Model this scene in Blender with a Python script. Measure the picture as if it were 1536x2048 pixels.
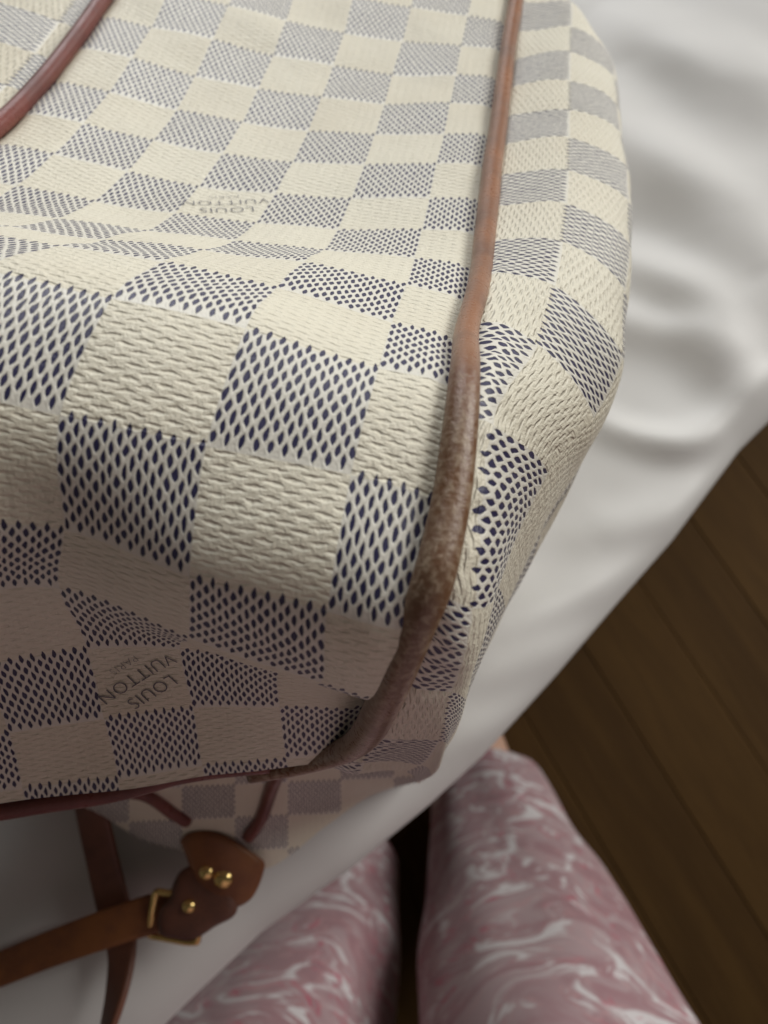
import bpy, bmesh, math, random
import numpy as np
from mathutils import Vector, noise
random.seed(7)
scene = bpy.context.scene
for o in list(bpy.data.objects):
    bpy.data.objects.remove(o)

# ---------------------------------------------------------------- camera
PITCH = math.radians(72.0)          # looking steeply down at the bag on the bed
CAMH = 0.295                        # camera height over the bed top (bed top is z = 0)
FPX = 1536.0                        # focal length in photo pixels (photo 1536 x 2048)
cam_d = bpy.data.cameras.new("camera")
cam_d.sensor_fit = 'VERTICAL'
cam_d.sensor_height = 36.0
cam_d.lens = 36.0 * FPX / 2048.0
cam_d.clip_start = 0.005
cam_d.clip_end = 100.0
cam_d.dof.use_dof = True
cam_d.dof.focus_distance = 0.122
cam_d.dof.aperture_fstop = 20.0
cam = bpy.data.objects.new("camera", cam_d)
cam.location = (0, 0, CAMH)
cam.rotation_euler = (math.pi / 2 - PITCH, 0, 0)
scene.collection.objects.link(cam)
scene.camera = cam

# ---------------------------------------------------------------- light
world = bpy.data.worlds.new("World")
scene.world = world
world.use_nodes = True
bgn = world.node_tree.nodes["Background"]
bgn.inputs[0].default_value = (1.0, 0.88, 0.74, 1)
bgn.inputs[1].default_value = 0.062


def area(name, loc, target, sx, sy, power, col):
    d = bpy.data.lights.new(name, 'AREA')
    d.shape = 'RECTANGLE'
    d.size, d.size_y = sx, sy
    d.energy = power
    d.color = col
    o = bpy.data.objects.new(name, d)
    o.location = loc
    o.rotation_euler = (Vector(target) - Vector(loc)).to_track_quat('-Z', 'Y').to_euler()
    scene.collection.objects.link(o)
    return o


# a window in the wall to the right of the bed, and one across the room beyond it
area("window_light", (1.75, 1.20, 1.15), (0, 0.1, 0.05), 1.3, 1.4, 52, (1.0, 0.975, 0.93))
area("far_window_light", (-0.35, 2.5, 1.45), (0, 0.1, 0.1), 1.6, 1.8, 46, (0.98, 0.99, 1.0))

scene.view_settings.view_transform = 'Standard'
scene.view_settings.look = 'None'
scene.view_settings.gamma = 1.0
scene.view_settings.exposure = 0.0
scene.render.engine = 'CYCLES'

# ---------------------------------------------------------------- helpers
CAM = np.array([0, 0, CAMH])
RV = np.array([1.0, 0, 0])
UV_ = np.array([0, math.sin(PITCH), math.cos(PITCH)])
FV = np.array([0, math.cos(PITCH), -math.sin(PITCH)])
S = 0.017                           # one woven check is 17 mm


def ray(px, py):
    return FV + RV * ((px - 768) / FPX) - UV_ * ((py - 1024) / FPX)


def at_depth(px, py, d):
    return CAM + ray(px, py) * d


def at_z(px, py, z):
    r = ray(px, py)
    return CAM + r * ((z - CAMH) / r[2])


def c2w(q):
    return CAM + RV * q[0] + UV_ * q[1] + FV * q[2]


def nrm(v):
    return v / (np.linalg.norm(v) + 1e-12)


def smooth(a, b, x):
    t = min(max((x - a) / (b - a), 0), 1)
    return t * t * (3 - 2 * t)


def link(name, me, mat, parent=None, shade=True):
    o = bpy.data.objects.new(name, me)
    if mat:
        me.materials.append(mat)
    if shade:
        me.polygons.foreach_set("use_smooth", [True] * len(me.polygons))
    scene.collection.objects.link(o)
    o.parent = parent
    return o


def mesh_from(verts, faces, uvs=None):
    me = bpy.data.meshes.new("mesh")
    me.from_pydata([tuple(map(float, v)) for v in verts], [], faces)
    if uvs is not None:
        l = me.uv_layers.new(name="UVMap")
        idx = np.empty(len(me.loops), dtype=np.int64)
        me.loops.foreach_get("vertex_index", idx)
        l.data.foreach_set("uv", np.asarray(uvs, dtype=np.float32)[idx].ravel())
    me.update()
    return me


def grid_mesh(P, UV=None, flip=False):
    """P (n,m,3) grid of points -> mesh"""
    n, m = P.shape[:2]
    f = []
    for i in range(n - 1):
        for j in range(m - 1):
            q = (i * m + j, i * m + j + 1, (i + 1) * m + j + 1, (i + 1) * m + j)
            f.append(q[::-1] if flip else q)
    return mesh_from(P.reshape(-1, 3), f, None if UV is None else UV.reshape(-1, 2))


def empty(name, loc, label=None, cat=None):
    o = bpy.data.objects.new(name, None)
    o.location = loc
    scene.collection.objects.link(o)
    if label:
        o["label"] = label
        o["category"] = cat
    return o


def cr(p0, p1, p2, p3, t):
    return .5 * (2 * p1 + (-p0 + p2) * t + (2 * p0 - 5 * p1 + 4 * p2 - p3) * t * t + (-p0 + 3 * p1 - 3 * p2 + p3) * t ** 3)


def surf(Z, i, j):
    nr, nc = Z.shape[:2]
    i = min(max(i, 0), nr - 1.0001)
    j = min(max(j, 0), nc - 1.0001)
    a, b = int(i), int(j)
    ti, tj = i - a, j - b

    def g(r, c):
        # linear extrapolation past the border
        if r < 0: return 2 * g(0, c) - g(-r, c)
        if r >= nr: return 2 * g(nr - 1, c) - g(2 * nr - 2 - r, c)
        if c < 0: return 2 * Z[r, 0] - Z[r, -c]
        if c >= nc: return 2 * Z[r, nc - 1] - Z[r, 2 * nc - 2 - c]
        return Z[r, c]
    rows = [cr(g(a + d, b - 1), g(a + d, b), g(a + d, b + 1), g(a + d, b + 2), tj) for d in (-1, 0, 1, 2)]
    return cr(*rows, ti)


def surf_v(Z, I, J):
    """surf() for whole arrays of (i, j)"""
    nr, nc = Z.shape[:2]
    E_ = np.zeros((nr + 4, nc + 4, 3))
    E_[2:-2, 2:-2] = Z
    for k in (1, 0):
        E_[k, 2:-2] = 2 * E_[2, 2:-2] - E_[4 - k, 2:-2]
        E_[nr + 3 - k, 2:-2] = 2 * E_[nr + 1, 2:-2] - E_[nr - 1 + k, 2:-2]
    for k in (1, 0):
        E_[:, k] = 2 * E_[:, 2] - E_[:, 4 - k]
        E_[:, nc + 3 - k] = 2 * E_[:, nc + 1] - E_[:, nc - 1 + k]
    I = np.clip(I, 0, nr - 1.0001)
    J = np.clip(J, 0, nc - 1.0001)
    a, b_ = I.astype(int), J.astype(int)
    ti, tj = (I - a)[..., None], (J - b_)[..., None]

    def rowv(d):
        return cr(E_[a + d + 2, b_ + 1], E_[a + d + 2, b_ + 2], E_[a + d + 2, b_ + 3], E_[a + d + 2, b_ + 4], tj)
    return cr(rowv(-1), rowv(0), rowv(1), rowv(2), ti)


def norm_v(Z, I, J, e):
    n_ = np.cross(surf_v(Z, I, J + e) - surf_v(Z, I, J - e), surf_v(Z, I - e, J) - surf_v(Z, I + e, J))
    return n_ / np.linalg.norm(n_, axis=-1, keepdims=True)


def spline(pts, n):
    """resample a polyline through Catmull-Rom, n points"""
    pts = [np.asarray(p, float) for p in pts]
    out = []
    m = len(pts) - 1
    for k in range(n):
        t = k / (n - 1) * m
        i = min(int(t), m - 1)
        u = t - i
        p0 = pts[i - 1] if i > 0 else 2 * pts[0] - pts[1]
        p3 = pts[i + 2] if i + 2 <= m else 2 * pts[m] - pts[m - 1]
        out.append(cr(p0, pts[i], pts[i + 1], p3, u))
    return out


def tube(path, radii, seg=16, flat=1.0, normals=None, caps=True):
    """tube mesh along a 3D path; flat squashes along normals"""
    n = len(path)
    verts, faces, uvs = [], [], []
    prev = None
    L = 0
    for k in range(n):
        t = nrm(path[min(k + 1, n - 1)] - path[max(k - 1, 0)])
        if normals is not None:
            a = normals[k] - t * np.dot(normals[k], t)
        elif prev is None:
            a = np.cross(t, [0.3, 0.2, 1.0])
        else:
            a = prev - t * np.dot(prev, t)
        a = nrm(a)
        prev = a
        b = np.cross(t, a)
        if k: L += np.linalg.norm(path[k] - path[k - 1])
        r = radii[k] if hasattr(radii, '__len__') else radii
        for s in range(seg):
            an = 2 * math.pi * s / seg
            verts.append(path[k] + a * math.cos(an) * r * flat + b * math.sin(an) * r)
            uvs.append((L, s / seg * 2 * math.pi * r))
    for k in range(n - 1):
        for s in range(seg):
            s2 = (s + 1) % seg
            faces.append((k * seg + s, k * seg + s2, (k + 1) * seg + s2, (k + 1) * seg + s))
    if caps:
        faces.append(tuple(range(seg))[::-1])
        faces.append(tuple((n - 1) * seg + s for s in range(seg)))
    return mesh_from(verts, faces, uvs)


def strap_mesh(path, widths, thick, across, crown=0.0):
    """flat strap with rounded edges; across = width direction per station"""
    n = len(path)
    prof = []
    for s in range(20):
        an = 2 * math.pi * s / 20
        cx, sx = math.cos(an), math.sin(an)
        px = math.copysign(abs(cx) ** 0.35, cx)
        pz = math.copysign(abs(sx) ** 0.6, sx)
        prof.append((px, pz))
    verts, faces, uvs = [], [], []
    L = 0
    for k in range(n):
        t = nrm(path[min(k + 1, n - 1)] - path[max(k - 1, 0)])
        a = nrm(across[k] - t * np.dot(across[k], t))
        b = np.cross(t, a)
        if k: L += np.linalg.norm(path[k] - path[k - 1])
        for (x, z) in prof:
            verts.append(path[k] + a * x * widths[k] / 2 + b * (z * thick / 2 + crown * (1 - x * x)))
            uvs.append((L, x * widths[k] / 2))
    m = len(prof)
    for k in range(n - 1):
        for s in range(m):
            s2 = (s + 1) % m
            faces.append((k * m + s, k * m + s2, (k + 1) * m + s2, (k + 1) * m + s))
    faces.append(tuple(range(m))[::-1])
    faces.append(tuple((n - 1) * m + s for s in range(m)))
    return mesh_from(verts, faces, uvs)


# ---------------------------------------------------------------- materials
class V:
    """node-maths sugar"""
    nt = None

    def __init__(s, sock): s.s = sock

    @staticmethod
    def m(op, a, b=None, c=None, clamp=False):
        n = V.nt.nodes.new('ShaderNodeMath')
        n.operation = op
        n.use_clamp = clamp
        for i, x in enumerate((a, b, c)):
            if x is None: continue
            if isinstance(x, V): V.nt.links.new(x.s, n.inputs[i])
            else: n.inputs[i].default_value = x
        return V(n.outputs[0])

    def __add__(a, b): return V.m('ADD', a, b)
    __radd__ = __add__
    def __sub__(a, b): return V.m('SUBTRACT', a, b)
    def __rsub__(a, b): return V.m('SUBTRACT', b, a)
    def __mul__(a, b): return V.m('MULTIPLY', a, b)
    __rmul__ = __mul__
    def __truediv__(a, b): return V.m('DIVIDE', a, b)
    def fl(a): return V.m('FLOOR', a)
    def fr(a): return V.m('FRACT', a)
    def ab(a): return V.m('ABSOLUTE', a)
    def mod2(a): return V.m('FLOORED_MODULO', a, 2.0)
    def sm(a, lo, hi):
        n = V.nt.nodes.new('ShaderNodeMapRange')
        n.interpolation_type = 'SMOOTHSTEP'
        V.nt.links.new(a.s, n.inputs[0])
        n.inputs[1].default_value = lo
        n.inputs[2].default_value = hi
        return V(n.outputs[0])


def new_mat(name):
    m = bpy.data.materials.new(name)
    m.use_nodes = True
    nt = m.node_tree
    V.nt = nt
    return m, nt, nt.nodes["Principled BSDF"]


def nz(nt, vec, scale, detail=3.0, rough=0.55, dist=0.0):
    n = nt.nodes.new('ShaderNodeTexNoise')
    n.inputs['Scale'].default_value = scale
    n.inputs['Detail'].default_value = detail
    n.inputs['Roughness'].default_value = rough
    n.inputs['Distortion'].default_value = dist
    if vec is not None: nt.links.new(vec, n.inputs['Vector'])
    return V(n.outputs['Fac'])


def objco(nt):
    return nt.nodes.new('ShaderNodeTexCoord').outputs['Object']


def mixc(nt, fac, a, b):
    n = nt.nodes.new('ShaderNodeMix')
    n.data_type = 'RGBA'
    if isinstance(fac, V): nt.links.new(fac.s, n.inputs[0])
    else: n.inputs[0].default_value = fac
    for k, x in ((6, a), (7, b)):
        if isinstance(x, tuple): n.inputs[k].default_value = (*x, 1)
        else: nt.links.new(x, n.inputs[k])
    return n.outputs[2]


def bump(nt, bsdf, h, dist, strength=1.0):
    n = nt.nodes.new('ShaderNodeBump')
    n.inputs['Distance'].default_value = dist
    n.inputs['Strength'].default_value = strength
    nt.links.new(h.s, n.inputs['Height'])
    nt.links.new(n.outputs[0], bsdf.inputs['Normal'])


def canvas_mat(name, turned=False, relief=0.00024, rough=0.35):
    """coated canvas printed with cream and navy-dash checks; UV unit = one check"""
    m, nt, b = new_mat(name)
    uvn = nt.nodes.new('ShaderNodeUVMap').outputs[0]
    # slight hand-woven wobble
    wn = nt.nodes.new('ShaderNodeTexNoise')
    wn.inputs['Scale'].default_value = 9.0
    wn.inputs['Detail'].default_value = 2.0
    nt.links.new(uvn, wn.inputs['Vector'])
    sep = nt.nodes.new('ShaderNodeSeparateXYZ')
    nt.links.new(uvn, sep.inputs[0])
    wsep = nt.nodes.new('ShaderNodeSeparateXYZ')
    nt.links.new(wn.outputs['Color'], wsep.inputs[0])
    u0, v0 = V(sep.outputs[0]), V(sep.outputs[1])
    u = u0 + (V(wsep.outputs[0]) - 0.5) * 0.034
    v = v0 + (V(wsep.outputs[1]) - 0.5) * 0.050
    if turned: wu, wv = v, u
    else: wu, wv = u, v
    # navy dashes: 20 staggered columns, 6 dashes each per check
    col = (wu * 20.0).fl()
    x = ((wu * 20.0).fr() - 0.5)
    yy = wv * 6.0 + col.mod2() * 0.5
    y = yy.fr() - 0.5
    # which check does this dash belong to (decided at the dash centre so dashes stay whole)
    cu = (col + 0.5) * 0.05
    cv = (yy.fl() + 0.5 - col.mod2() * 0.5) * (1 / 6.0)
    dark = 1.0 - ((cu + 0.0).fl() + (cv + 0.0).fl()).mod2()
    jit = nt.nodes.new('ShaderNodeTexWhiteNoise')
    jit.noise_dimensions = '2D'
    cmb = nt.nodes.new('ShaderNodeCombineXYZ')
    nt.links.new(col.s, cmb.inputs[0])
    nt.links.new(yy.fl().s, cmb.inputs[1])
    nt.links.new(cmb.outputs[0], jit.inputs['Vector'])
    J = V(jit.outputs['Value'])
    lens = x.ab() / (0.42 + (J - 0.5) * 0.10) + (y * y) * (7.4 + (J - 0.5) * 2.0)
    dash = (1.0 - lens.sm(0.78, 1.04)) * dark
    # cream relief: staggered lens-shaped hollows lying across
    row = (wv * 20.0).fl()
    xr = ((wu * 4.0 + row.mod2() * 0.5).fr() - 0.5)
    yr = ((wv * 20.0).fr() - 0.5)
    hol = 1.0 - (xr.ab() * 3.0 + (yr * yr) * 6.0).sm(-0.05, 1.25)
    check = 1.0 - (u0.fl() + v0.fl()).mod2()
    fine = nz(nt, uvn, 26.0, 4.0, 0.6)
    fine2 = nz(nt, uvn, 5.0, 3.0, 0.6)
    h_c = 1.0 - hol * 0.95 + (fine - 0.5) * 1.2 + (fine2 - 0.5) * 1.2
    h_d = 1.0 - dash * 0.75 - (lens.sm(1.0, 1.6)) * -0.15 + (fine - 0.5) * 0.5
    h = h_c * (1.0 - check) + h_d * check
    # colour
    oc = objco(nt)
    soil = nz(nt, oc, 14.0, 4.0, 0.6).sm(0.35, 0.75)
    cream = mixc(nt, soil, (0.735, 0.70, 0.575), (0.68, 0.63, 0.50))
    white = mixc(nt, fine, (0.73, 0.71, 0.63), (0.66, 0.64, 0.57))
    ground = mixc(nt, check, cream, white)
    navy = mixc(nt, J, (0.016, 0.015, 0.058), (0.035, 0.033, 0.085))
    c = mixc(nt, dash, ground, navy)
    nt.links.new(c, b.inputs['Base Color'])
    rr = rough + (fine - 0.5) * 0.25 + dash * 0.03
    nt.links.new(rr.s, b.inputs['Roughness'])
    b.inputs['Specular IOR Level'].default_value = 0.5
    bump(nt, b, h, relief)
    return m


def leather_mat(name, c1, c2, c3, rough=0.38, dirt=0.5, rub=None):
    m, nt, b = new_mat(name)
    oc = objco(nt)
    n1 = nz(nt, oc, 60.0, 5.0, 0.6)
    n2 = nz(nt, oc, 900.0, 4.0, 0.7, 0.6)
    col = mixc(nt, n1.sm(0.35, 0.68), c1, c2)
    col = mixc(nt, (n2.sm(0.45, 0.72) * n1.sm(0.42, 0.62)) * dirt, col, c3)
    if rub:
        # a long rubbed, dirt-grained stretch of the leather between two places along it
        sp = nt.nodes.new('ShaderNodeSeparateXYZ')
        nt.links.new(oc, sp.inputs[0])
        yv = V(sp.outputs[1]) + (n1 - 0.5) * 0.03
        zone = (1.0 - yv.sm(rub[1], rub[1] + .02)) * yv.sm(rub[0] - .02, rub[0])
        col = mixc(nt, zone * 0.75, col, (0.125, 0.070, 0.038))
        col = mixc(nt, zone * n2.sm(0.42, 0.70) * 0.8, col, (0.34, 0.26, 0.18))
    nt.links.new(col, b.inputs['Base Color'])
    r = rough + (n2 - 0.5) * 0.3 + n1.sm(0.45, 0.65) * 0.12
    nt.links.new(r.s, b.inputs['Roughness'])
    n3 = nz(nt, oc, 1600.0, 4.0, 0.65)
    bump(nt, b, n3 + n2 * 0.6, 0.00012)
    return m


M = {}
M['canvas'] = canvas_mat("checked_canvas")
M['canvas_side'] = canvas_mat("checked_canvas_turned", turned=True, relief=0.00036, rough=0.33)
M['piping'] = leather_mat("tan_leather_piping", (0.27, 0.115, 0.052), (0.15, 0.064, 0.034), (0.26, 0.18, 0.12), 0.30, 0.7, rub=(-.005, .035))
M['dark_piping'] = leather_mat("oxblood_leather_piping", (0.17, 0.040, 0.030), (0.11, 0.026, 0.020), (0.20, 0.08, 0.06), 0.30, 0.3)
M['strap'] = leather_mat("tan_leather_strap", (0.23, 0.085, 0.024), (0.15, 0.050, 0.018), (0.12, 0.05, 0.03), 0.42, 0.5)
M['strap_dark'] = leather_mat("aged_leather_strap", (0.15, 0.055, 0.030), (0.095, 0.036, 0.022), (0.05, 0.03, 0.02), 0.45, 0.6)

m, nt, b = new_mat("brass")
b.inputs['Base Color'].default_value = (0.85, 0.62, 0.25, 1)
b.inputs['Metallic'].default_value = 1.0
b.inputs['Roughness'].default_value = 0.22
M['brass'] = m

m, nt, b = new_mat("ink")
b.inputs['Base Color'].default_value = (0.10, 0.095, 0.12, 1)
b.inputs['Roughness'].default_value = 0.5
M['ink'] = m

m, nt, b = new_mat("white_satin")
oc = objco(nt)
n1 = nz(nt, oc, 9.0, 3.0)
nt.links.new(mixc(nt, n1, (0.60, 0.595, 0.58), (0.56, 0.555, 0.54)), b.inputs['Base Color'])
b.inputs['Roughness'].default_value = 0.48
b.inputs['Specular IOR Level'].default_value = 0.42
b.inputs['Sheen Weight'].default_value = 0.15
wv_ = nz(nt, oc, 2600.0, 2.0)
bump(nt, b, wv_, 0.00005, 0.6)
M['satin'] = m

m, nt, b = new_mat("mattress_ticking")
oc = objco(nt)
nt.links.new(mixc(nt, nz(nt, oc, 30.0), (0.42, 0.40, 0.30), (0.36, 0.34, 0.26)), b.inputs['Base Color'])
b.inputs['Roughness'].default_value = 0.85
M['ticking'] = m

m, nt, b = new_mat("brown_wood_boards")
tc = nt.nodes.new('ShaderNodeTexCoord')
mp = nt.nodes.new('ShaderNodeMapping')
nt.links.new(tc.outputs['Object'], mp.inputs[0])
mp.inputs['Scale'].default_value = (1.0, 9.0, 1.0)
oi = nt.nodes.new('ShaderNodeObjectInfo')
ofs = nt.nodes.new('ShaderNodeVectorMath')
nt.links.new(mp.outputs[0], ofs.inputs[0])
cx_ = nt.nodes.new('ShaderNodeCombineXYZ')
nt.links.new((V(oi.outputs['Random']) * 40.0).s, cx_.inputs[0])
nt.links.new(cx_.outputs[0], ofs.inputs[1])
g1 = nz(nt, ofs.outputs[0], 4.0, 6.0, 0.6, 0.8)
g2 = nz(nt, ofs.outputs[0], 22.0, 5.0, 0.6, 0.3)
tone = (g1 * 0.7 + g2 * 0.3 + (V(oi.outputs['Random']) - 0.5) * 0.22)
nt.links.new(mixc(nt, tone.sm(0.25, 0.8), (0.046, 0.022, 0.005), (0.078, 0.040, 0.010)), b.inputs['Base Color'])
b.inputs['Roughness'].default_value = 0.75
b.inputs['Specular IOR Level'].default_value = 0.15
bump(nt, b, g2, 0.0006)
M['wood'] = m

m, nt, b = new_mat("floor_joint_dirt")
b.inputs['Base Color'].default_value = (0.03, 0.015, 0.004, 1)
b.inputs['Roughness'].default_value = 0.9
M['joint'] = m

m, nt, b = new_mat("pink_swirl_cotton")
oc = objco(nt)
d1 = nt.nodes.new('ShaderNodeTexNoise')
d1.inputs['Scale'].default_value = 11.0
d1.inputs['Detail'].default_value = 2.0
nt.links.new(oc, d1.inputs['Vector'])
vm = nt.nodes.new('ShaderNodeVectorMath')
vm.operation = 'MULTIPLY_ADD'
nt.links.new(d1.outputs['Color'], vm.inputs[0])
vm.inputs[1].default_value = (0.16, 0.16, 0.16)
nt.links.new(oc, vm.inputs[2])
sw = nz(nt, vm.outputs[0], 20.0, 4.0, 0.55, 2.4)
sw2 = nz(nt, vm.outputs[0], 14.0, 3.0, 0.5, 3.0)
edge = (sw - 0.5).ab()
c = mixc(nt, sw2.sm(0.40, 0.62), (0.31, 0.17, 0.19), (0.38, 0.27, 0.285))
c = mixc(nt, sw.sm(0.51, 0.62), c, (0.60, 0.57, 0.58))
c = mixc(nt, (1.0 - (sw2 - 0.47).ab().sm(0.004, 0.022)) * nz(nt, oc, 40.0).sm(0.48, 0.6), c, (0.42, 0.06, 0.11))
c = mixc(nt, (1.0 - edge.sm(0.004, 0.02)) * 0.6, c, (0.46, 0.26, 0.27))
nt.links.new(c, b.inputs['Base Color'])
b.inputs['Roughness'].default_value = 0.8
b.inputs['Sheen Weight'].default_value = 0.2
bump(nt, b, nz(nt, oc, 1500.0, 2.0), 0.0002)
M['pyjama'] = m

m, nt, b = new_mat("skin")
b.inputs['Base Color'].default_value = (0.55, 0.34, 0.25, 1)
b.inputs['Roughness'].default_value = 0.55
b.inputs['Subsurface Weight'].default_value = 0.1
b.inputs['Subsurface Radius'].default_value = (0.01, 0.004, 0.002)
M['skin'] = m

# ---------------------------------------------------------------- floor (boards)
FLOOR = -0.55
floor = link("floor", mesh_from([(-3, -3, FLOOR - .02), (3, -3, FLOOR - .02), (3, 3, FLOOR - .02), (-3, 3, FLOOR - .02)], [(0, 1, 2, 3)]), M['joint'])
floor["kind"] = "structure"


def rounded_board(l, w, h, bev):
    bm = bmesh.new()
    bmesh.ops.create_cube(bm, size=1.0)
    for v in bm.verts:
        v.co = Vector((v.co.x * l, v.co.y * w, v.co.z * h))
    bmesh.ops.bevel(bm, geom=[e for e in bm.edges], offset=bev, segments=1, affect='EDGES')
    me = bpy.data.meshes.new("board")
    bm.to_mesh(me)
    bm.free()
    return me


PA = math.radians(-61)
pd = np.array([math.cos(PA), math.sin(PA)])
pn = np.array([-math.sin(PA), math.cos(PA)])
BW = 0.095
bme = rounded_board(3.4, BW - 0.0006, 0.02, 0.0009)
bme.materials.append(M['wood'])
rb = random.Random(3)
for i in range(-14, 15):
    off = rb.uniform(-0.8, 0.8)
    for k in (0,):
        c_ = pn * (i * BW + 0.012) + pd * (k * 1.603 + off)
        o = bpy.data.objects.new("floor_board", bme)
        o.location = (c_[0], c_[1], FLOOR - 0.01 + rb.uniform(-.0006, .0006))
        o.rotation_euler = (0, 0, PA)
        scene.collection.objects.link(o)
        o.parent = floor

# ---------------------------------------------------------------- bed: mattress and satin sheet
TD = np.array([0.73, 0.6834])
TD /= np.linalg.norm(TD)
ND = np.array([TD[1], -TD[0]])      # outward, off the bed
EK = [(-1.2, .010), (-.4, .008), (-.105, .0125), (-.075, .0135), (-.036, .0205), (0, .0245), (.03, .0262), (.075, .0245), (.117, .0215), (.155, .0195), (.21, .0125), (.4, .014), (1.2, .012)]
ex, ey = [a for a, _ in EK], [b_ for _, b_ in EK]


def n_edge(t):
    return float(np.interp(t, ex, ey)) * 0.98


def fold_pts(pix):
    return [at_z(x, y, 0.0)[:2] for x, y in pix]


# soft folds of the sheet: pixel polyline, half width (m), height (m), sharpness
FOLDS = [
    ([(1215, 770), (1300, 822), (1400, 848), (1475, 815), (1560, 720)], .0065, .0075),
    ([(1195, 60), (1240, 150), (1330, 235), (1440, 345), (1560, 520)], .020, .011),
    ([(1250, 420), (1350, 490), (1440, 560), (1520, 700)], .013, .009),
    ([(1240, 545), (1330, 590), (1430, 640), (1500, 730)], .010, .007),
    ([(1220, -80), (1330, 10), (1450, 90), (1600, 150)], .018, .007),
    ([(1560, 870), (1420, 975), (1300, 1020), (1210, 1040)], .0085, .0065),
    ([(1460, 1010), (1290, 1120), (1120, 1200), (980, 1260)], .0075, .0060),
    ([(1290, 1230), (1130, 1290), (1000, 1340), (930, 1370)], .006, .0042),
    ([(1120, 1390), (1020, 1440), (930, 1480), (880, 1530)], .006, .0045),
    ([(1010, 1540), (960, 1580), (900, 1620)], .006, .003),
    ([(60, 1640), (20, 1760), (-60, 1900)], .012, .006),
    ([(330, 1760), (250, 1745), (190, 1720)], .008, .004),
    ([(520, 1860), (400, 1920), (300, 2010), (220, 2100)], .012, .004),
]
FOLDS = [(np.array(spline(fold_pts(p), 40)), w * 1.15, h * .85) for p, w, h in FOLDS]


DIPL = np.array(spline(fold_pts([(1080, -250), (1150, 0), (1190, 250), (1210, 500), (1150, 720), (1080, 840)]), 60))


def DIP(x, y):
    # the bag's weight presses a hollow into the mattress
    d2 = ((DIPL - np.array([x, y])) ** 2).sum(1).min()
    return 0.030 * math.exp(-d2 / .085 ** 2)


def sheet_h(x, y):
    h = 0.0
    p = np.array([x, y])
    for pts, w, hh in FOLDS:
        d2 = ((pts - p) ** 2).sum(1)
        k = int(d2.argmin())
        if d2[k] > (4 * w) ** 2: continue
        fade = math.sin(math.pi * (0.06 + 0.88 * k / (len(pts) - 1))) ** 0.6
        h += hh * fade * math.exp(-d2[k] / (w * w))
    h -= DIP(x, y)
    n1 = noise.noise(Vector((x * 14 + y * 6, y * 15, 1.3)))
    n2 = noise.noise(Vector((x * 38, y * 38 + x * 14, 7.1)))
    return h + n1 * 0.0028 + n2 * 0.0009 - 0.002


ts = np.concatenate([np.linspace(-1.2, -.32, 20)[:-1], np.linspace(-.32, .62, 240), np.linspace(.62, 1.2, 14)[1:]])
ns = np.concatenate([np.linspace(-1.5, -.5, 14)[:-1], np.linspace(-.5, -.03, 150)])
RAD = 0.030
rows = []
for t in ts:
    ne = n_edge(t)
    line = []
    for n_ in ns:
        q = TD * t + ND * (n_ + 0 * ne)
        line.append((q[0], q[1], sheet_h(q[0], q[1])))
    # roll over the mattress edge, then hang
    n0 = -.03
    wig = 0.0022 * math.sin(t * 55 + 1.0) + 0.0018 * noise.noise(Vector((t * 24, 0, 0)))
    span = ne - n0
    for k in range(1, 15):
        a = k / 14 * math.pi / 2
        n_ = n0 + math.sin(a) * span
        q = TD * t + ND * n_
        z = -(1 - math.cos(a)) * RAD + sheet_h(q[0], q[1]) * math.cos(a) ** 0.7
        line.append((q[0], q[1], z))
    for k in range(1, 13):
        z = -RAD - k * 0.022
        q = TD * t + ND * (ne + wig * min(1, k / 4) * 2.0 - 0.0012 * k)
        line.append((q[0], q[1], z))
    rows.append(line)
sheet = link("bed_sheet", grid_mesh(np.array(rows), flip=False), M['satin'])
sheet["label"] = "creased white satin sheet spread over the bed under the checked bag"
sheet["category"] = "sheet"

bm = bmesh.new()
bmesh.ops.create_cube(bm, size=1.0)
for v in bm.verts:
    v.co = Vector((v.co.x * 2.3, v.co.y * 1.44, v.co.z * 0.24))
bmesh.ops.bevel(bm, geom=list(bm.edges), offset=0.035, segments=4, affect='EDGES')
mme = bpy.data.meshes.new("mattress")
bm.to_mesh(mme)
bm.free()
mc = ND * (-0.735)
bed = empty("bed", (mc[0], mc[1], FLOOR), "bed with a beige mattress on a dark wooden frame under the white sheet", "bed")
bed.rotation_euler = (0, 0, math.atan2(TD[1], TD[0]))
mat_o = link("mattress", mme, M['ticking'], bed)
mat_o.location = (0, 0, -FLOOR - 0.152)
bo = link("frame", rounded_board(2.1, 1.2, 0.07, 0.006), M['wood'], bed, False)
bo.location = (0, -0.08, 0.24)
lm = rounded_board(0.06, 0.06, 0.205, 0.004)
lm.materials.append(M['wood'])
for sx in (-1, 1):
    for sy in (-1, 1):
        o = bpy.data.objects.new("leg", lm)
        o.location = (sx * 0.95, -0.08 + sy * 0.5, 0.1025)
        scene.collection.objects.link(o)
        o.parent = bed

# ---------------------------------------------------------------- the handbag
bag = empty("handbag", tuple(at_z(700, 700, 0.0)), "cream and navy checked canvas handbag with tan leather piping lying on the white sheet", "handbag")
bag_inv = Vector(bag.location)


def part(name, me, mat, parent=None, shade=True):
    o = link(name, me, mat, None, shade)
    p = parent or bag
    o.parent = p
    loc = Vector(bag.location)
    o.matrix_parent_inverse.identity()
    if p is bag:
        o.location = -loc
    return o


def parse(L):
    return np.array([[[int(a) * 1e-5 for a in t.split(',')] for t in row.split()] for row in L])


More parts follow.
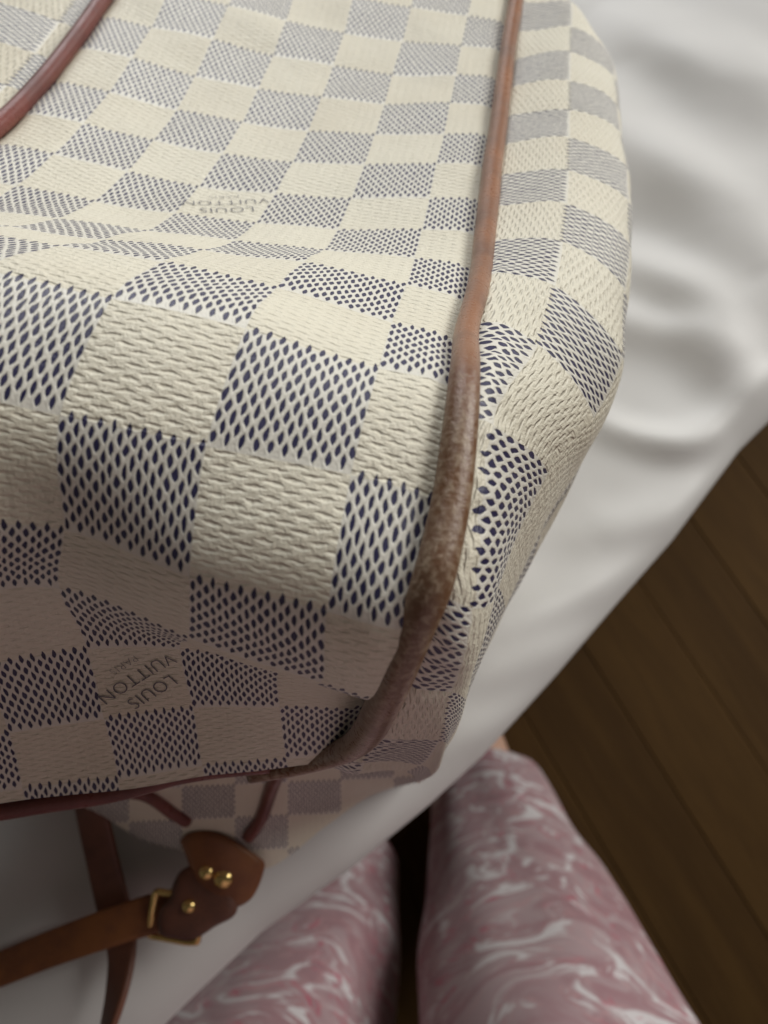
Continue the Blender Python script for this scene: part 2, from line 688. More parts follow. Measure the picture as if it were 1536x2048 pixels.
# check-corner positions measured on the bag (camera frame, 10 micrometre units):
# wide band between the two pipings, then the side panel right of it
BAND = parse([
"-8708,19653,24686 -7042,19312,24708 -5376,18969,24722 -3707,18640,24698 -2036,18337,24606 -355,18106,24522 1329,17870,24461 3005,17579,24488 4672,17249,24573 6333,16896,24671",
"-8992,18241,23782 -7323,17922,23772 -5656,17587,23773 -3993,17229,23800 -2327,16866,23790 -629,16658,23681 1074,16426,23604 2763,16135,23625 4431,15839,23657 6102,15535,23679",
"-9263,16823,22882 -7593,16520,22849 -5932,16204,22822 -4286,15849,22865 -2681,15397,22973 -925,15230,22829 794,14943,22813 2476,14693,22773 4158,14445,22728 5838,14192,22672",
"-9494,15401,21983 -7820,15095,21956 -6145,14780,21914 -4445,14472,21904 -2805,14069,21967 -1148,13742,22032 526,13477,21976 2197,13275,21879 3885,13076,21764 5570,12870,21643",
"-9731,13990,21074 -8061,13669,21074 -6396,13320,21090 -4718,12978,21116 -3065,12582,21186 -1409,12295,21173 223,12009,21125 1954,11894,20927 3638,11738,20754 5321,11568,20589",
"-9974,12593,20150 -8305,12263,20164 -6639,11919,20187 -5002,11505,20286 -3328,11168,20277 -1650,10899,20219 6,10667,20103 1707,10569,19896 3392,10429,19707 5075,10284,19514",
"-10223,11222,19194 -8557,10881,19221 -6895,10521,19261 -5228,10121,19335 -3569,9786,19295 -1902,9532,19213 -231,9352,19051 1469,9252,18847 3149,9144,18630 4830,9020,18417",
"-10470,9891,18186 -8805,9548,18211 -7142,9196,18249 -5492,8822,18262 -3838,8484,18201 -2157,8244,18115 -460,8100,17930 1203,8015,17714 2892,7897,17514 4577,7776,17303",
"-10715,8618,17104 -9045,8287,17111 -7370,7966,17117 -5735,7570,17127 -4121,7220,17058 -2399,7028,16949 -719,6845,16793 980,6784,16568 2665,6678,16363 4349,6550,16165",
"-10972,7425,15938 -9305,7103,15928 -7647,6756,15937 -6002,6402,15880 -4305,6153,15778 -2622,5907,15669 -939,5714,15532 759,5626,15349 2446,5502,15169 4131,5335,15010",
"-11196,6303,14696 -9520,6013,14648 -7842,5744,14580 -6157,5528,14443 -4443,5270,14354 -2785,5015,14212 -1111,4817,14093 557,4628,13995 2237,4378,13925 3917,4132,13840",
"-11333,5746,13106 -9664,5424,13066 -7995,5106,13014 -6323,4804,12945 -4683,4553,12809 -2991,4316,12651 -1315,4087,12556 367,3719,12581 2034,3401,12562 3708,3119,12499",
"-11500,5093,11558 -9828,4780,11508 -8150,4476,11447 -6468,4176,11366 -4778,3898,11278 -3197,3596,11070 -1541,3265,11074 108,2736,11233 1793,2466,11180 3477,2233,11076",
"-11817,3805,10511 -10138,3572,10366 -8453,3372,10201 -6763,3212,9996 -5069,3048,9778 -3417,2664,9648 -1747,2297,9693 -65,1852,9831 1601,1515,9805 3257,1131,9810",
"-12136,2181,10135 -10461,1953,9981 -8789,1757,9809 -7134,1617,9533 -5531,1488,9063 -3820,1137,9057 -2115,780,9131 -394,440,9145 1261,-6,9177 2918,-404,9179",
"-12418,533,9818 -10739,308,9656 -9056,107,9493 -7368,-61,9336 -5666,-185,9285 -3958,-228,9496 -2339,-789,9233 -669,-1166,8994 947,-1611,8756 2600,-1979,8631",
"-12840,-1128,10150 -11150,-1236,10276 -9460,-1298,10431 -7773,-1287,10607 -6085,-1178,10686 -4411,-1038,10440 -2639,-1680,10408 -853,-2297,10300 771,-2701,10044 2413,-3094,9895",
"-13072,-2697,10904 -11401,-2660,11200 -9737,-2619,11513 -8085,-2557,11858 -6449,-2451,12223 -4802,-2233,12431 -3210,-2167,12094 -1576,-2412,11717 65,-2830,11534 1706,-3284,11471",
"-13150,-4156,11780 -11498,-4049,12177 -9839,-3949,12569 -8170,-3867,12947 -6489,-3818,13308 -4910,-3629,13467 -3321,-3421,13339 -1781,-3337,13102 -77,-3403,13117 1623,-3497,13154",
"-13268,-5632,12620 -11625,-5512,13034 -9989,-5390,13460 -8358,-5265,13895 -6720,-5144,14285 -5010,-5029,14499 -3410,-4754,14429 -1813,-4598,14268 -132,-4407,14473 1538,-4173,14708",
"-13360,-7076,13517 -11688,-7016,13825 -10013,-6956,14123 -8331,-6890,14396 -6642,-6806,14632 -4952,-6677,14839 -3292,-6351,15040 -1677,-5931,15345 -99,-5488,15780 1475,-5000,16192"])
SIDE = parse([
"2830,19056,23346 3912,18658,24601 4929,18208,25896 5850,17626,27207 6563,16957,28609 7030,16211,30087 7298,15414,31606 7458,14594,33143",
"2615,17389,23078 4045,17094,23921 5413,16936,24885 6388,16395,26154 6976,15662,27585 7282,14859,29089 7427,14037,30624 7503,13201,32170",
"2469,15720,22825 4115,15489,23264 5764,15741,23750 6812,15199,24999 7273,14399,26477 7436,13552,28012 7490,12710,29570 7508,11861,31134",
"2230,14134,22332 3928,14052,22442 5575,14393,22801 7078,14020,23770 7374,13155,25311 7436,12277,26887 7446,11421,28474 7440,10567,30061",
"1969,12672,21553 3668,12708,21508 5310,13052,21806 6808,12788,22654 7207,11880,24189 7293,10989,25786 7302,10131,27396 7289,9281,29004",
"1715,11325,20570 3413,11382,20500 5065,11706,20805 6591,11406,21642 6986,10535,23149 7073,9664,24742 7081,8819,26362 7064,7982,27989",
"1451,10054,19481 3150,10061,19453 4797,10346,19817 6347,10102,20549 6733,9203,22082 6811,8338,23701 6813,7506,25344 6790,6682,26993",
"1187,8838,18325 2886,8819,18371 4528,9124,18699 6149,8701,19479 6472,7845,21032 6519,7008,22669 6511,6196,24332 6484,5389,26005",
"914,7695,17083 2604,7571,17216 4246,7830,17607 5829,7394,18360 6144,6511,19954 6185,5689,21628 6172,4897,23320 6144,4111,25019",
"625,6638,15755 2285,6385,16012 3923,6592,16458 5531,5962,17291 5776,5143,18922 5795,4357,20624 5779,3593,22338 5752,2837,24060",
"313,5664,14350 1925,5241,14680 3559,5373,15234 5079,4634,16186 5320,3774,17925 5333,2993,19704 5309,2243,21466 5280,1523,23211",
"-44,4734,12905 1521,4203,13226 3120,4115,13993 4721,3079,15191 4831,2323,17108 4793,1538,19032 4752,769,20943 4721,54,22811",
"-410,3670,11536 1037,3168,11640 2522,2743,12599 3922,1743,14294 4172,932,16412 4159,58,18627 4154,-761,20975 4266,-1374,23638",
"-898,2067,10282 327,1508,9722 1446,1151,10208 2768,660,13013 3280,-428,15925 3475,-1385,18723 3600,-2190,21573 3745,-2902,24608",
"-1283,201,9829 -90,-537,9063 1124,-1212,9628 1941,-1269,12845 2484,-2033,16068 2809,-2837,19138 3018,-3590,22169 3176,-4336,25231",
"-1474,-1631,10492 -190,-2300,10359 1019,-2693,11440 1515,-3379,13913 1940,-3748,16840 2237,-4311,19790 2435,-4985,22708 2575,-5711,25601",
"-1489,-3172,11930 -287,-3832,13242 1014,-4151,13980 1281,-4776,15680 1551,-5229,18032 1740,-5750,20614 1872,-6383,23244 1968,-7080,25865",
"-1547,-4399,13390 -370,-4825,14766 761,-5246,15918 1061,-5934,17400 1144,-6518,19328 1234,-7120,21506 1309,-7785,23785 1368,-8486,26089",
"-1715,-5472,14711 -735,-5757,16095 76,-6203,17454 278,-6883,18912 517,-7663,20545 646,-8436,22362 716,-9198,24292 769,-9948,26272",
"-1965,-6518,15950 -1298,-6650,17405 -774,-6981,18871 -466,-7761,20270 -216,-8739,21666 -38,-9723,23150 75,-10626,24744 160,-11461,26411"])
BAND = BAND @ np.array([RV, UV_, FV]) + CAM
SIDE = SIDE @ np.array([RV, UV_, FV]) + CAM


def extend(Z, n, step_deg):
    """continue a panel past its far end, curling down towards the bed"""
    out = [Z[0]]
    d = Z[0] - Z[1]
    for k in range(n):
        new = []
        for c in range(Z.shape[1]):
            v = d[c]
            hz = math.hypot(v[0], v[1])
            an = math.atan2(v[2], hz) - math.radians(step_deg)
            an = max(an, math.radians(-86))
            l = np.linalg.norm(v)
            d[c] = np.array([v[0] / hz * math.cos(an), v[1] / hz * math.cos(an), math.sin(an)]) * l
            new.append(out[0][c] + d[c])
        out.insert(0, np.array(new))
    return np.concatenate([np.array(out[:-1]), Z])


NX = 9
BAND = extend(BAND, NX, 10)
BR0, BC0 = -14 - NX, -5             # row / column of BAND[0,0]
CL = -3.83                          # left seam column
CE = [(-24, 2.68), (-14, 2.68), (-4, 2.62), (-2.2, 2.55), (-1, 2.54), (0, 2.60), (.6, 2.56), (1.1, 2.52), (1.6, 2.52), (2.2, 2.62), (3, 2.78), (4, 2.84), (5.3, 2.72)]


def c_edge(r):
    return float(np.interp(r, [a for a, _ in CE], [b_ for _, b_ in CE]))


def bpt(r, c):
    return surf(BAND, r - BR0, c - BC0)


def bnorm(r, c):
    e = .08
    n_ = nrm(np.cross(bpt(r, c + e) - bpt(r, c - e), bpt(r - e, c) - bpt(r + e, c)))
    return n_


REND = 5.16
rs_ = np.concatenate([np.arange(BR0 + .02, -13, .25), np.arange(-13, REND, 1 / 12.0), [REND]])
nc = 84
EE = np.array([c_edge(r) for r in rs_])[:, None]
CC = CL + (EE - CL) * np.linspace(0, 1, nc)[None]
RR = np.repeat(rs_[:, None], nc, 1)
tuck = np.exp(-((EE - CC) / .10) ** 2) + np.exp(-((CC - CL) / .10) ** 2)     # edges tuck into the seams
wob = np.array([[noise.noise(Vector((CC[i, j] * 1.1, RR[i, j] * 1.3, 3.0))) for j in range(nc)] for i in range(len(rs_))])
P = surf_v(BAND, RR - BR0, CC - BC0) + norm_v(BAND, RR - BR0, CC - BC0, .08) * (0.0006 * wob - 0.0009 * tuck)[..., None]
U = np.stack([CC, RR], -1)
band = part("gusset_band", grid_mesh(P, U, flip=True), M['canvas'])
band["label"] = "wide checked canvas band between the two pipings"

# printed lettering in two cream checks
def lettering(uc, vc, size, ang):
    vs, fs = [], []
    d = np.array([math.cos(ang), math.sin(ang)])       # reading direction in (u right, v down)
    nl = np.array([-d[1], d[0]])                        # next-line direction
    for body, ty, sz in (("LOUIS", 0.20, 1.0), ("VUITTON", -0.06, 1.0), ("PARIS", -0.28, 0.62)):
        cu = bpy.data.curves.new("t", 'FONT')
        cu.body = body
        cu.align_x = 'CENTER'
        cu.size = size * sz
        cu.space_character = 1.08
        cu.resolution_u = 3
        cu.offset = -0.004
        to = bpy.data.objects.new("t", cu)
        scene.collection.objects.link(to)
        dg = bpy.context.evaluated_depsgraph_get()
        tm = to.evaluated_get(dg).to_mesh()
        k0 = len(vs)
        for v in tm.vertices:
            w = d * v.co.x - nl * (v.co.y + ty - size * sz * 0.35)
            vs.append((uc + w[0], vc + w[1]))
        for p_ in tm.polygons:
            fs.append(tuple(k0 + i for i in p_.vertices))
        to.evaluated_get(dg).to_mesh_clear()
        bpy.data.objects.remove(to)
    W = []
    for (u, v) in vs:
        W.append(bpt(v, u) + bnorm(v, u) * (0.00022 + 0.0006 * noise.noise(Vector((u * 1.1, v * 1.3, 3.0)))))
    me = mesh_from(W, fs)
    return me


for (uc, vc, sz, an) in ((0.50, 3.50, 0.235, math.radians(148)), (-0.5, -5.5, 0.235, math.radians(160))):
    o = link("lettering", lettering(uc, vc, sz, an), M['ink'], band, False)
    o["label"] = "small grey printed lettering in a cream check"

# right side panel ---------------------------------------------------------
SIDE = extend(SIDE, NX, 8)
SR0, SC0 = -2 - NX, -1
KE = [(-12, -.05), (6, -.04), (7, 0), (8, .05), (9, .2), (10, .42), (10.6, .64), (11, .82), (11.5, .97), (12, .75), (13, .4), (14, .1), (15, -.2), (17, -.6)]
rs2 = np.sort(np.concatenate([np.arange(SR0 + .02, -1, .25), np.arange(-1, 15.45, 1 / 12.0) + .0131, [9.9985, 10.0015, 10.9985, 11.0015]]))
P = np.zeros((len(rs2), 74, 3))
U = np.zeros((len(rs2), 74, 2))
K0 = np.array([float(np.interp(r, [a for a, _ in KE], [b_ for _, b_ in KE])) - .10 for r in rs2])[:, None]
KK = K0 + (5.98 - K0) * np.linspace(0, 1, 60)[None]
RR = np.repeat(rs2[:, None], 60, 1)
DD = KK - K0
pk = np.exp(-(DD / .45) ** 2) * np.array([smooth(7.5, 10, r) for r in rs2])[:, None]
puck = 0.00035 * np.sin(RR * 24 + 2 * np.sin(RR * 3.1)) * pk          # seam puckers beside the piping
wob = np.array([[noise.noise(Vector((KK[i, j] * 1.2, RR[i, j] * 1.2, 9.0))) for j in range(60)] for i in range(len(rs2))])
P[:, :60] = surf_v(SIDE, RR - SR0, KK - SC0) + norm_v(SIDE, RR - SR0, KK - SC0, .06) * (0.0007 * wob + puck - 0.0016 * np.exp(-(DD / .12) ** 2))[..., None]
U[:, :60, 0] = np.where((RR > 10) & (RR < 11) & (KK > 1.93) & (KK < 3), 3.86 - KK, KK)
U[:, :60, 1] = RR
for i, r in enumerate(rs2):
    # straight down to the bed
    a, b_ = P[i, 59], P[i, 57]
    for j in range(60, 74):
        t = (j - 59) / 14
        z = a[2] * (1 - t) - 0.026 * t
        P[i, j] = (a[0] + (a[0] - b_[0]) * t * .6, a[1] + (a[1] - b_[1]) * t * .6, min(z, a[2]))
        U[i, j] = (5.98 + (a[2] - z) / S, r)
sidep = part("side_panel", grid_mesh(P, U, flip=True), M['canvas_side'])
sidep["label"] = "checked canvas side panel bulging out beside the tan piping"

# left side panel ------------------------------------------------------------
rsL = np.concatenate([np.arange(BR0 + .05, -13, .25), np.arange(-13, REND, .125)])
nd = 60
P = np.zeros((len(rsL), nd, 3))
U = np.zeros((len(rsL), nd, 2))
LEFT_PIPE = []
for i, r in enumerate(rsL):
    e = bpt(r, CL)
    out = nrm(bpt(r, CL) - bpt(r, CL + .4))
    h = np.array([out[0], out[1], 0])
    h = nrm(h)
    n_ = bnorm(r, CL + .05)
    LEFT_PIPE.append((e + out * 0.0018 + n_ * 0.0004, n_))
    q = e + out * 0.0038 - n_ * 0.0012
    zz = q[2]
    ang = math.radians(-18)
    step = 0.0035
    for j in range(nd):
        P[i, j] = q
        U[i, j] = (-j * step / S + 0.3, r + 0.62)
        w = noise.noise(Vector((r * .5, j * .09, 5))) * .25
        ang = min(math.radians(-18 + 2.2 * j + max(0, j - 6) * 2.4), math.radians(93)) + w * .2
        q = q + h * math.cos(ang) * step - np.array([0, 0, 1]) * math.sin(ang) * step
        if q[2] < 0.003:
            q = np.array([q[0], q[1], 0.003])
leftp = part("side_panel", grid_mesh(P, U, flip=False), M['canvas_side'])
leftp["label"] = "glossy checked canvas side panel beyond the dark red piping"
pth = [a for a, _ in LEFT_PIPE]
nn = [b_ for _, b_ in LEFT_PIPE]
o = part("piping", tube(pth, 0.0022, 14, 1.0, nn), M['dark_piping'])
o["label"] = "dark red leather piping along one edge of the checked band"

# right piping ---------------------------------------------------------------
RP = [(-24, .0023), (-6, .0023), (-4, .00205), (-2.4, .0018), (-1.2, .0020), (-.4, .0023), (.5, .0025), (1.2, .0024), (2.2, .0024), (5.2, .0024)]
pth, nn, rad = [], [], []
for r in np.concatenate([np.arange(BR0 + .1, -13, .25), np.arange(-13, 0.75, .08)]):
    e = c_edge(r)
    q = bpt(r, e)
    out = nrm(bpt(r, e) - bpt(r, e - .3))
    n_ = bnorm(r, e - .05)
    ra = float(np.interp(r, [a for a, _ in RP], [b_ for _, b_ in RP]))
    pth.append(q + out * ra * 0.88 + n_ * 0.0004)
    nn.append(n_)
    rad.append(ra)
# past the bulge it rounds the corner of the bag and runs back along the end seam
n_c = nn[-1]
for (x, y), d, ra in zip(spline([(836, 1240), (802, 1325), (768, 1402), (738, 1462), (700, 1496), (640, 1517), (570, 1534), (500, 1546)], 44),
                         np.interp(np.linspace(0, 7, 44), range(8), [.0905, .0945, .104, .122, .138, .146, .1495, .1515]),
                         np.interp(np.linspace(0, 7, 44), range(8), [.0024, .0024, .0025, .0026, .0024, .0022, .0021, .0020])):
    pth.append(at_depth(x, y, d))
    nn.append(nrm(n_c * .4 + nrm(CAM - pth[-1])))
    rad.append(float(ra))
pa = np.array(pth)
for _ in range(6):
    pa[1:-1] = (pa[:-2] + 2 * pa[1:-1] + pa[2:]) / 4
o = part("piping", tube(list(pa), rad, 20, 0.92, nn), M['piping'])
o["label"] = "worn tan leather piping between the band and the side panel"

# end seam piping and end panel ---------------------------------------------
pth, nn = [], []
for c in np.linspace(-3.8, 1.75, 110):
    q = bpt(REND, min(c, c_edge(REND)))
    n_ = bnorm(REND - .1, c)
    d = nrm(bpt(REND, c) - bpt(REND - .2, c))
    drop = float(np.interp(c, [-3.8, -1.2, -.3, .6, 1.9, 2.72], [.0022, .0022, .0012, -.0006, -.0004, .0016]))
    pth.append(q + d * (0.0008 + drop) - n_ * 0.0022)
    nn.append(n_)
o = part("piping", tube(pth, 0.0023, 14, 1.0, nn), M['dark_piping'])
o["label"] = "red brown leather piping along the end seam of the band"

# end panel: from behind the end seam down to the bed
TOPE = [(-160, 1560), (60, 1545), (250, 1530), (420, 1505), (560, 1490), (740, 1440), (890, 1400)]
MIDE = [(-160, 1600), (60, 1585), (250, 1578), (420, 1573), (560, 1560), (740, 1515), (880, 1470)]
LOWE = [(-160, 1612), (110, 1598), (250, 1634), (415, 1645), (530, 1640), (680, 1585), (865, 1515)]
BOTE = [(-160, 1618), (130, 1606), (290, 1682), (415, 1712), (530, 1738), (655, 1650), (745, 1590), (850, 1560)]
hs = [.112, .062, .034, .013]
levels = []
for Lp, hh in zip((TOPE, MIDE, LOWE, BOTE), hs):
    pts = spline(Lp, 90)
    levels.append([at_z(x, y, hh) for x, y in pts])
cols = []
ucols = []
for j in range(90):
    cpts = spline([levels[k][j] for k in range(4)], 40)
    line, ul = [], []
    for i, q in enumerate(cpts):
        q = np.array(q)
        q[2] += 0.0022 * noise.noise(Vector((q[0] * 55, q[1] * 55, 2))) * math.sin(math.pi * i / 39)
        line.append(q)
        rel = q - CAM
        dd = rel @ FV
        px = 768 + FPX * (rel @ RV) / dd
        py = 1024 - FPX * (rel @ UV_) / dd
        # check layout of the end panel: 106 x 66 photo pixels at this distance
        ul.append(((px - 364) / 106.0, (py - 1575) / 66.0 + (px - 364) / 1500.0))
    cols.append(line)
    ucols.append(ul)
endp = part("end_panel", grid_mesh(np.array(cols), np.array(ucols), flip=False), M['canvas'])
endp["label"] = "crumpled checked end panel below the band, meeting the sheet"

def surf_on_end(x, y):
    """height of the end panel under a photo pixel"""
    A_ = np.array(cols).reshape(-1, 3)
    rel = A_ - CAM
    dd = rel @ FV
    e = (768 + FPX * (rel @ RV) / dd - x) ** 2 + (1024 - FPX * (rel @ UV_) / dd - y) ** 2
    near = A_[e < e.min() + 6]
    return near[near[:, 2].argmax()]


for pix in ([(225, 1580), (285, 1586), (318, 1604), (345, 1625), (374, 1642)],
            [(566, 1532), (548, 1562), (535, 1600), (521, 1640), (496, 1674)]):
    pts = []
    for x, y in spline(pix, 24):
        q = surf_on_end(x, y)
        pts.append(at_z(x, y, q[2] + 0.0012))
    pts = np.array(pts)
    for _ in range(4):
        pts[1:-1] = (pts[:-2] + 2 * pts[1:-1] + pts[2:]) / 4
    o = part("leather_trim", tube(list(pts), 0.0021, 12), M['dark_piping'])
    o["label"] = "red brown leather trim strip on the end panel"

# straps ---------------------------------------------------------------------
def lay_strap(name, pix, widths_px, zs, mat, thick=0.0022, n=50, roll=None, label=None):
    ctr = [at_z(x, y, z) for (x, y), z in zip(pix, zs)]
    path = spline(ctr, n)
    wd = []
    for k in range(n):
        t = k / (n - 1) * (len(pix) - 1)
        w = np.interp(t, range(len(pix)), widths_px)
        dd = (path[k] - CAM) @ FV
        wd.append(w / FPX * dd)
    acr = []
    for k in range(n):
        t = nrm(path[min(k + 1, n - 1)] - path[max(k - 1, 0)])
        a = nrm(np.cross([0, 0, 1.0], t))
        if roll is not None:
            an = np.interp(k / (n - 1), [0, .5, 1], roll)
            a = nrm(a * math.cos(an) + np.array([0, 0, 1.0]) * math.sin(an))
        acr.append(a)
    o = part(name, strap_mesh(path, wd, thick, acr), mat)
    if label: o["label"] = label
    return o


lay_strap("strap", [(172, 1560), (183, 1620), (203, 1710), (224, 1800), (240, 1860), (243, 1920), (233, 1985), (214, 2060), (190, 2150)],
          [66, 66, 66, 68, 68, 62, 62, 60, 60], [.030, .020, .014, .010, .010, .010, .012, .013, .013], M['strap_dark'], 0.0028,
          roll=(0.15, .1, 1.25), label="dark leather strap twisting as it crosses under the other strap")
lay_strap("strap", [(-120, 1985), (-40, 1953), (0, 1938), (100, 1898), (200, 1862), (290, 1832), (350, 1815)],
          [64, 64, 65, 68, 72, 74, 72], [.006, .008, .010, .0135, .0165, .0165, .0155], M['strap'], 0.0026,
          label="tan leather strap running from the brass buckle off the bed")

# leather tab (chape), buckle and studs ---------------------------------------
def plate(pix, zf, thick, mat, name, label=None):
    """bent leather plate: outline in photo pixels laid on height function zf(x, y)"""
    n = len(pix)
    cx, cy = sum(p[0] for p in pix) / n, sum(p[1] for p in pix) / n
    verts, faces = [], []
    rings = 7
    for side in (1, -1):
        for k in range(rings):
            f_ = (k / (rings - 1)) ** 0.7
            edge = math.sqrt(max(0, 1 - f_ ** 8))
            for (x, y) in pix:
                X_, Y_ = cx + (x - cx) * f_, cy + (y - cy) * f_
                q = at_z(X_, Y_, zf(X_, Y_))
                verts.append(q + np.array([0, 0, side * thick / 2 * (0.25 + .75 * edge)]))
    for s_ in range(2):
        o0 = s_ * rings * n
        for k in range(rings - 1):
            for j in range(n):
                j2 = (j + 1) % n
                q = (o0 + k * n + j, o0 + (k + 1) * n + j, o0 + (k + 1) * n + j2, o0 + k * n + j2)
                faces.append(q if s_ else q[::-1])
    a0, b0 = (rings - 1) * n, rings * n + (rings - 1) * n
    for j in range(n):
        j2 = (j + 1) % n
        faces.append((a0 + j, a0 + j2, b0 + j2, b0 + j))
    o = part(name, mesh_from(verts, faces), mat)
    if label: o["label"] = label
    return o


up = [(360, 1682), (374, 1668), (396, 1662), (424, 1662), (455, 1673), (488, 1693), (515, 1712), (529, 1726), (526, 1748), (516, 1775), (500, 1800), (470, 1815), (438, 1808), (405, 1790), (388, 1765), (380, 1735), (371, 1708)]
tab = plate(spline(up + [up[0]], 64)[:-1], lambda x, y: 0.030 - 0.00006 * (y - 1660) - 0.004 * ((x - 445) / 90) ** 2, 0.0035, M['strap'], "leather_tab",
            "thick tan leather tab with brass studs at the end of the bag")
lo = [(385, 1728), (362, 1742), (348, 1765), (340, 1795), (322, 1815), (316, 1842), (322, 1868), (352, 1876), (378, 1880), (402, 1872), (432, 1852), (468, 1832), (476, 1805), (470, 1780), (440, 1760), (410, 1742)]
fold = plate(spline(lo + [lo[0]], 64)[:-1], lambda x, y: 0.0215 - 0.00002 * (y - 1800), 0.0045, M['strap_dark'], "strap_keeper",
             "dark folded leather loop holding the brass buckle")


def stud(x, y, z, r, parent):
    c0 = at_z(x, y, z)
    verts, faces = [], []
    seg, rg = 18, 6
    verts.append(c0 + np.array([0, 0, r * .75]))
    for k in range(1, rg + 1):
        a = k / rg * math.pi / 2
        for s_ in range(seg):
            t = 2 * math.pi * s_ / seg
            verts.append(c0 + np.array([math.sin(a) * math.cos(t) * r, math.sin(a) * math.sin(t) * r, math.cos(a) * r * .75]))
    for s_ in range(seg):
        verts.append(c0 + np.array([math.cos(2 * math.pi * s_ / seg) * r, math.sin(2 * math.pi * s_ / seg) * r, -.0025]))
    for s_ in range(seg):
        faces.append((0, 1 + s_, 1 + (s_ + 1) % seg))
        for k in range(rg):
            a, b_ = 1 + k * seg + s_, 1 + k * seg + (s_ + 1) % seg
            faces.append((a, a + seg, b_ + seg, b_))
    o = link("stud", mesh_from(verts, faces), M['brass'], parent)
    return o


for x, y, z, r, par in ((413, 1744, .0262, .0024, tab), (447, 1756, .0252, .0032, tab), (378, 1812, .0236, .0022, fold)):
    stud(x, y, z, r, par)
# rectangular brass buckle frame
bz = [.0205, .0195, .0145, .0140, .0145, .0195]
bp = [(312, 1782), (304, 1826), (297, 1870), (372, 1884), (395, 1884), (405, 1800)]
loop = [at_z(x, y, z) for (x, y), z in zip(bp, bz)]
cl = []
for k in range(len(loop)):
    a, b_ = loop[k], loop[(k + 1) % len(loop)]
    for t in np.linspace(0, 1, 14, endpoint=False):
        cl.append(a * (1 - t) + b_ * t)
cl = np.array(cl)
for _ in range(2):
    cl = (np.roll(cl, 1, 0) + 2 * cl + np.roll(cl, -1, 0)) / 4
cl = list(cl) + [cl[0]]
o = part("buckle", tube(cl, 0.00115, 10, caps=False), M['brass'])
o["label"] = "slim brass buckle frame on the tan strap"

# ---------------------------------------------------------------- person (legs)
person = empty("person", (0.04, -0.06, FLOOR), "person in pink and white swirl patterned trousers standing at the bed edge", "person")
LEG1 = [(.100, -.012, -.545), (.106, -.040, -.505), (.108, -.106, -.391), (.097, -.150, -.237), (.088, -.190, -.09), (.095, -.255, .10), (.10, -.33, .30)]
LEG2 = [(-.035, -.080, -.545), (-.040, -.095, -.505), (-.056, -.146, -.391), (-.067, -.180, -.237), (-.064, -.208, -.09), (-.03, -.26, .10), (-.01, -.33, .30)]


def skin_mesh(name, verts, edges, radii, root, mat, parent, lev=2):
    me = bpy.data.meshes.new("body")
    off = Vector(person.location)
    me.from_pydata([tuple(Vector(v) - off) for v in verts], edges, [])
    o = bpy.data.objects.new(name, me)
    scene.collection.objects.link(o)
    o.parent = parent
    me.materials.append(mat)
    sk = o.modifiers.new("skin", 'SKIN')
    lay = me.skin_vertices[0] if me.skin_vertices else me.attributes
    for i, r in enumerate(radii):
        me.skin_vertices[0].data[i].radius = r if isinstance(r, tuple) else (r, r)
    me.skin_vertices[0].data[root].use_root = True
    sk.use_smooth_shade = True
    sb = o.modifiers.new("sub", 'SUBSURF')
    sb.levels = lev
    sb.render_levels = lev
    return o


def make_figure(name, scale_r, foot, mat, hem):
    verts = [(0.045, -.335, .36), (0.045, -.335, .46)]
    radii = [(.15 * scale_r, .11 * scale_r), (.14 * scale_r, .10 * scale_r)]
    edges = [(0, 1)]
    for L in (LEG1, LEG2):
        prev = 0
        R = [.038, .045, .058, .055, .062, .080, .092]
        if not foot:
            R = [.067, .071, .074, .077, .080, .092, .105]
        pts = list(zip(L, R))[::-1]
        if not foot: pts = [p_ for p_ in pts if p_[0][2] > hem]
        for p_, r in pts:
            verts.append(p_)
            radii.append(r)
            edges.append((prev, len(verts) - 1))
            prev = len(verts) - 1
        if foot:
            a = L[0]
            for dx, dy, dz, r in ((-.012, .05, -.0, .030), (-.03, .10, .018 - .02, .024), (-.04, .135, -.002, .016)):
                verts.append((a[0] + dx, a[1] + dy, FLOOR + r + .002))
                radii.append((r * 1.25, r) if r < .03 else r)
                edges.append((prev, len(verts) - 1))
                prev = len(verts) - 1
    return skin_mesh(name, verts, edges, radii, 0, mat, person)


body = make_figure("body", 0.9, True, M['skin'], -1)


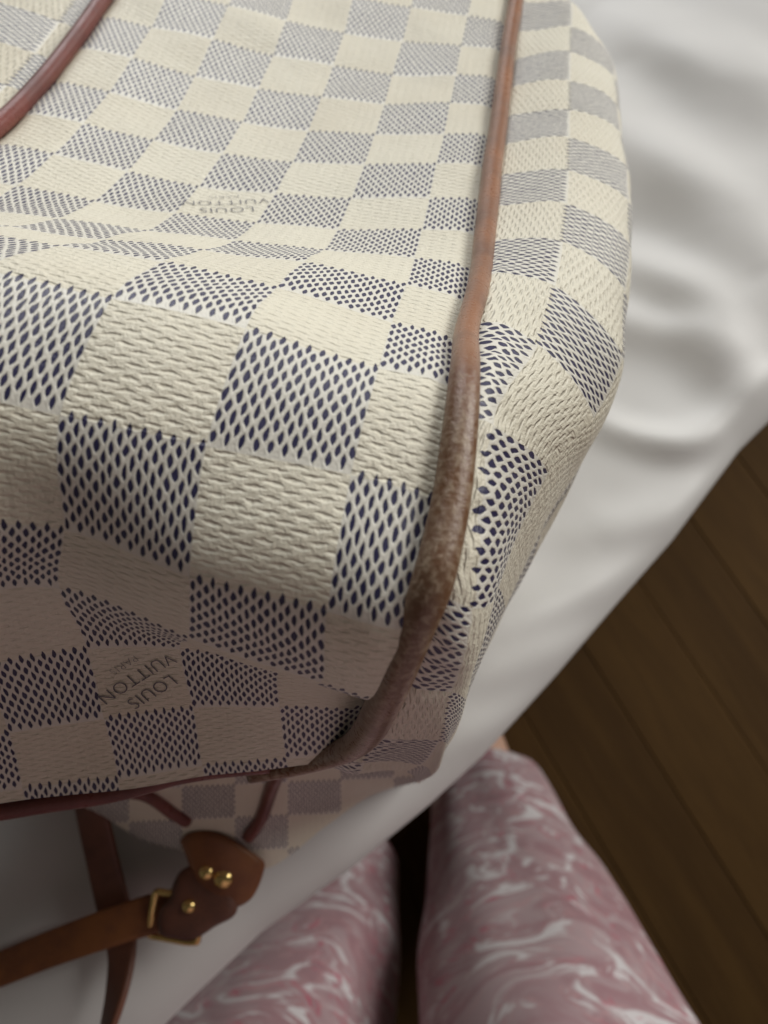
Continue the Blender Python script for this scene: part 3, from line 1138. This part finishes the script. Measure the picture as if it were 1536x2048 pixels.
def trouser_leg(L, R):
    """soft cloth tube with folds"""
    path = spline(L, 90)
    rad = [float(np.interp(k / 89 * (len(R) - 1), range(len(R)), R)) for k in range(90)]
    seg = 72
    verts, faces = [], []
    prev = None
    for k in range(90):
        t = nrm(path[min(k + 1, 89)] - path[max(k - 1, 0)])
        a = np.array([1.0, 0.2, 0]) if prev is None else prev
        a = nrm(a - t * np.dot(a, t))
        prev = a
        b_ = np.cross(t, a)
        for s_ in range(seg):
            an = 2 * math.pi * s_ / seg
            p0 = path[k] + a * math.cos(an) * rad[k] + b_ * math.sin(an) * rad[k]
            f_ = 0.0065 * noise.noise(Vector((p0[0] * 16, p0[1] * 16, p0[2] * 7))) + 0.0035 * noise.noise(Vector((math.cos(an) * 2.2, math.sin(an) * 2.2, k * .05 + L[0][0] * 9)))
            verts.append(p0 + (a * math.cos(an) + b_ * math.sin(an)) * f_)
    for k in range(89):
        for s_ in range(seg):
            s2 = (s_ + 1) % seg
            faces.append((k * seg + s_, k * seg + s2, (k + 1) * seg + s2, (k + 1) * seg + s_))
    return verts, faces


V_, F_ = [], []
for L, R in ((LEG1[1:], [.060, .071, .078, .084, .095, .108]), (LEG2[1:], [.056, .066, .074, .082, .096, .108])):
    v, f_ = trouser_leg([np.array(p_) for p_ in L], R)
    k0 = len(V_)
    V_ += v
    F_ += [tuple(k0 + i for i in q) for q in f_]
# hips: an oval tube closing over the two legs
seg = 48
k0 = len(V_)
for k in range(14):
    z = .22 + k * .018
    sx, sy = .195 - .0016 * k, .13 - .001 * k
    for s_ in range(seg):
        an = 2 * math.pi * s_ / seg
        V_.append(np.array([.045 + math.cos(an) * sx, -.325 - .004 * k + math.sin(an) * sy, z]))
for k in range(13):
    for s_ in range(seg):
        s2 = (s_ + 1) % seg
        F_.append((k0 + k * seg + s_, k0 + k * seg + s2, k0 + (k + 1) * seg + s2, k0 + (k + 1) * seg + s_))
off = np.array(person.location)
tr = link("trousers", mesh_from([v - off for v in V_], F_), M['pyjama'], person)
tr["label"] = "loose trousers printed with pink and white swirls"
